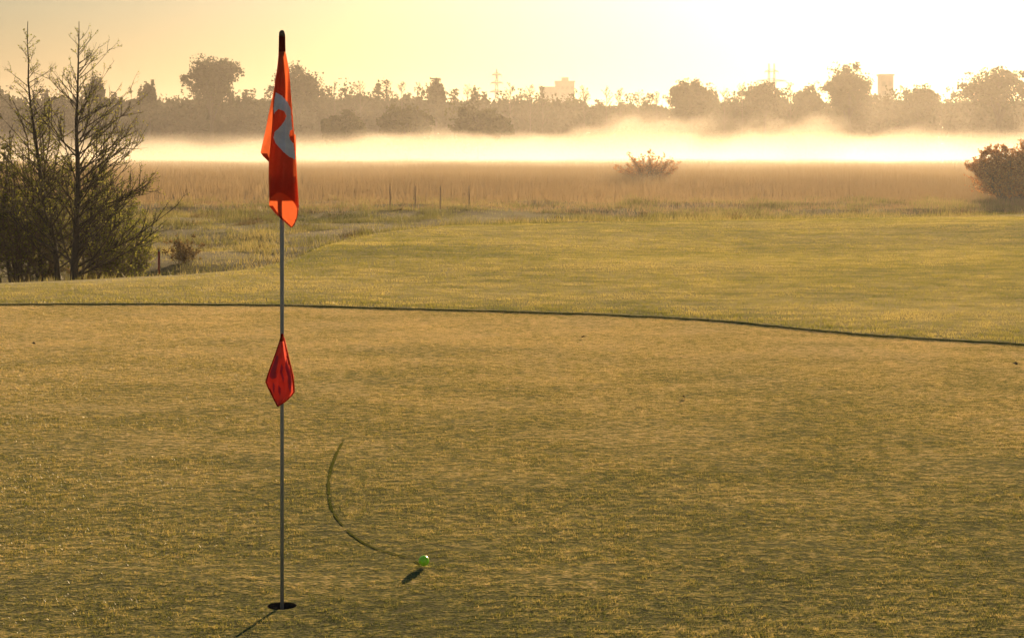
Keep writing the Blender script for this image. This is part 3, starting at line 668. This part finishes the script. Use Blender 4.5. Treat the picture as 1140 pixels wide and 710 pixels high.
for poly in ([(309,394),(311.5,396),(310,405),(308.5,412),(309,419),(305,421),(300.5,418),(304,407)], [(319.5,398),(321,404),(324,412),(325.5,424),(324,436),(322,430),(321.5,418),(318.5,408)], [(314,404),(316.5,408),(315,413),(317.5,420),(316.5,426),(315,420),(312.5,413)], [(305,424),(307,428),(306,438),(304.6,432)], [(311,428),(313.5,431),(312.8,440),(311,436)]):
    decal('print_mark', np.array(poly, float), pen, pdepth, M_ink, pn, .4)
# cup
gh = empty('golf_hole', (FX, FY, 0), 'round dark hole in the turf around the foot of the flagstick', 'hole')
M_cup = simple('white_cup_plastic', (.35, .34, .30), .6, .2, 30, .1, .001); M_soil = simple('dark_soil', (.035, .026, .016), .95, .4, 80, .6, .004)
mb = MB(); mb.lathe([(.0535, -.0255), (.0535, -.13), (.0, -.13)], 48); mb.build('cup', M_cup, gh, True)
mb = MB(); mb.lathe([(.0542, .0005), (.0542, -.025), (.0537, -.0255)], 64); mb.build('soil_edge', M_soil, gh, True)

# ball
bz = .02135+.005; bD = EYE*F/(631-HY); bx = (472-CX)*bD/F
b = NB('lime_ball'); v = b.n('ShaderNodeTexVoronoi'); b.l(b.n('ShaderNodeTexCoord').outputs['Object'], v.inputs['Vector']); v.inputs['Scale'].default_value = 260
M_ball = b.surf(b.bsdf((.58, .98, .05), .35, v.outputs['Distance'], .5, .0006, **{'Subsurface Weight': .8, 'Subsurface Scale': .02, 'Subsurface Radius': (.6, 1.0, .2)}))
import bmesh
bm = bmesh.new(); bmesh.ops.create_uvsphere(bm, u_segments=40, v_segments=24, radius=.02135); me = bpy.data.meshes.new('golf_ball'); bm.to_mesh(me); bm.free()
o = link('golf_ball', me, M_ball, None, True); o.location = (bx, bD, bz); tag(o, 'lime green golf ball resting on the dewy green at the end of its track', 'golf ball')
# fallen leaves
M_dead = simple('dead_leaf', (.035, .024, .014), .8, .3, 60, .3, .002)
for px, py, w_, sz in ((650, 377, 'smallest, nearest the far edge of the green', .020), (762, 444, 'darkest, in the middle of the green', .022), (1130, 407, 'at the right edge of the photo', .022), (37, 384, 'far left of the flagstick', .018)):
    D_ = EYE*F/(py-HY); mb = MB(); n = 10; mb.v.append((0, 0, .010))
    for k in range(n): a = 2*math.pi*k/n; q = sz*(1 if k % 2 else .62); mb.v.append((q*math.cos(a)*1.2, q*math.sin(a), .004+.012*abs(math.sin(a))))
    for k in range(n): mb.f.append((0, 1+k, 1+(k+1) % n)); mb.m.append(0)
    mb.tube([(sz, 0, .006), (sz*2, .004, .012)], .0012, 4)
    o = mb.build('fallen_leaf', M_dead); o.location = ((px-CX)*D_/F, D_, .008); o.rotation_euler = (.3, .2, px); tag(o, 'tiny dark fallen leaf on the green, '+w_, 'leaf', 'fallen leaves on the green')

# ---------------------------------------------------------------- air
def vol_box(name, x0, x1, y0, y1, z0, z1, mat):
    mb = MB(); mb.box(x0, x1, y0, y1, z0, z1); o = mb.build(name, mat); tag(o, kind='stuff'); return o
HAZE_D = 0.00025
b = NB('haze_air'); pv = b.n('ShaderNodeVolumePrincipled'); pv.inputs['Color'].default_value = (.97, .91, .84, 1); pv.inputs['Density'].default_value = HAZE_D; pv.inputs['Anisotropy'].default_value = .60
b.l(pv.outputs[0], b.out.inputs['Volume'])
vol_box('haze', -3100, 3100, -3100, 3100, -2.8, 36, b.mat)
b = NB('mist_air'); pv = b.n('ShaderNodeVolumePrincipled'); pv.inputs['Color'].default_value = (.99, .93, .82, 1); pv.inputs['Anisotropy'].default_value = .50
P3 = b.pos(); sp = b.n('ShaderNodeSeparateXYZ'); b.l(P3, sp.inputs[0])
mp = b.n('ShaderNodeMapping'); mp.inputs['Scale'].default_value = (1, .16, 1.3); b.l(P3, mp.inputs[0])
bil = b.noise(.085, 4, mp.outputs[0], .55)
# top of the bank rises from left to right, with billows
tx = b.maprange(sp.outputs[0], -60, 30, 0.0, 1.0)
top = b.math('ADD', b.math('ADD', b.math('MULTIPLY', tx, 3.0), .9), b.math('MULTIPLY', b.math('SUBTRACT', bil, .5), b.math('ADD', b.math('MULTIPLY', tx, 10.0), 6.0)))
dz_ = b.math('SUBTRACT', top, sp.outputs[2])
edge = b.math('MULTIPLY', b.maprange(dz_, -.2, 1.0), b.math('ADD', b.maprange(sp.outputs[1], 285, 255), .15))
lowl = b.math('POWER', b.maprange(sp.outputs[2], 3.6, -.2), 2.2)
den = b.math('MULTIPLY', b.math('ADD', b.math('MULTIPLY', edge, .75), b.math('MULTIPLY', lowl, b.math('ADD', b.math('MULTIPLY', tx, .60), .12))), .0062)
ynear = b.maprange(b.math('ADD', sp.outputs[1], b.math('MULTIPLY', bil, 20)), 216, 252)
ynear = b.math('MULTIPLY', ynear, b.maprange(sp.outputs[1], 318, 300))
veil = b.math('MULTIPLY', b.math('MULTIPLY', b.math('POWER', b.maprange(sp.outputs[1], 74, 215), 2.4), b.maprange(sp.outputs[2], 2.8, -.6)), .0105)
veil = b.math('MULTIPLY', veil, b.maprange(sp.outputs[1], 228, 210))
back = b.math('MULTIPLY', b.math('MULTIPLY', b.maprange(sp.outputs[1], 338, 350), b.maprange(sp.outputs[2], 11.5, 1)), .0022)
b.l(b.math('ADD', b.math('MULTIPLY', den, ynear), b.math('ADD', veil, back)), pv.inputs['Density']); b.l(pv.outputs[0], b.out.inputs['Volume'])
b.mat.cycles.volume_step_rate = 1.0
vol_box('mist_bank', -170, 170, 72, 392, -1.45, 12, b.mat)
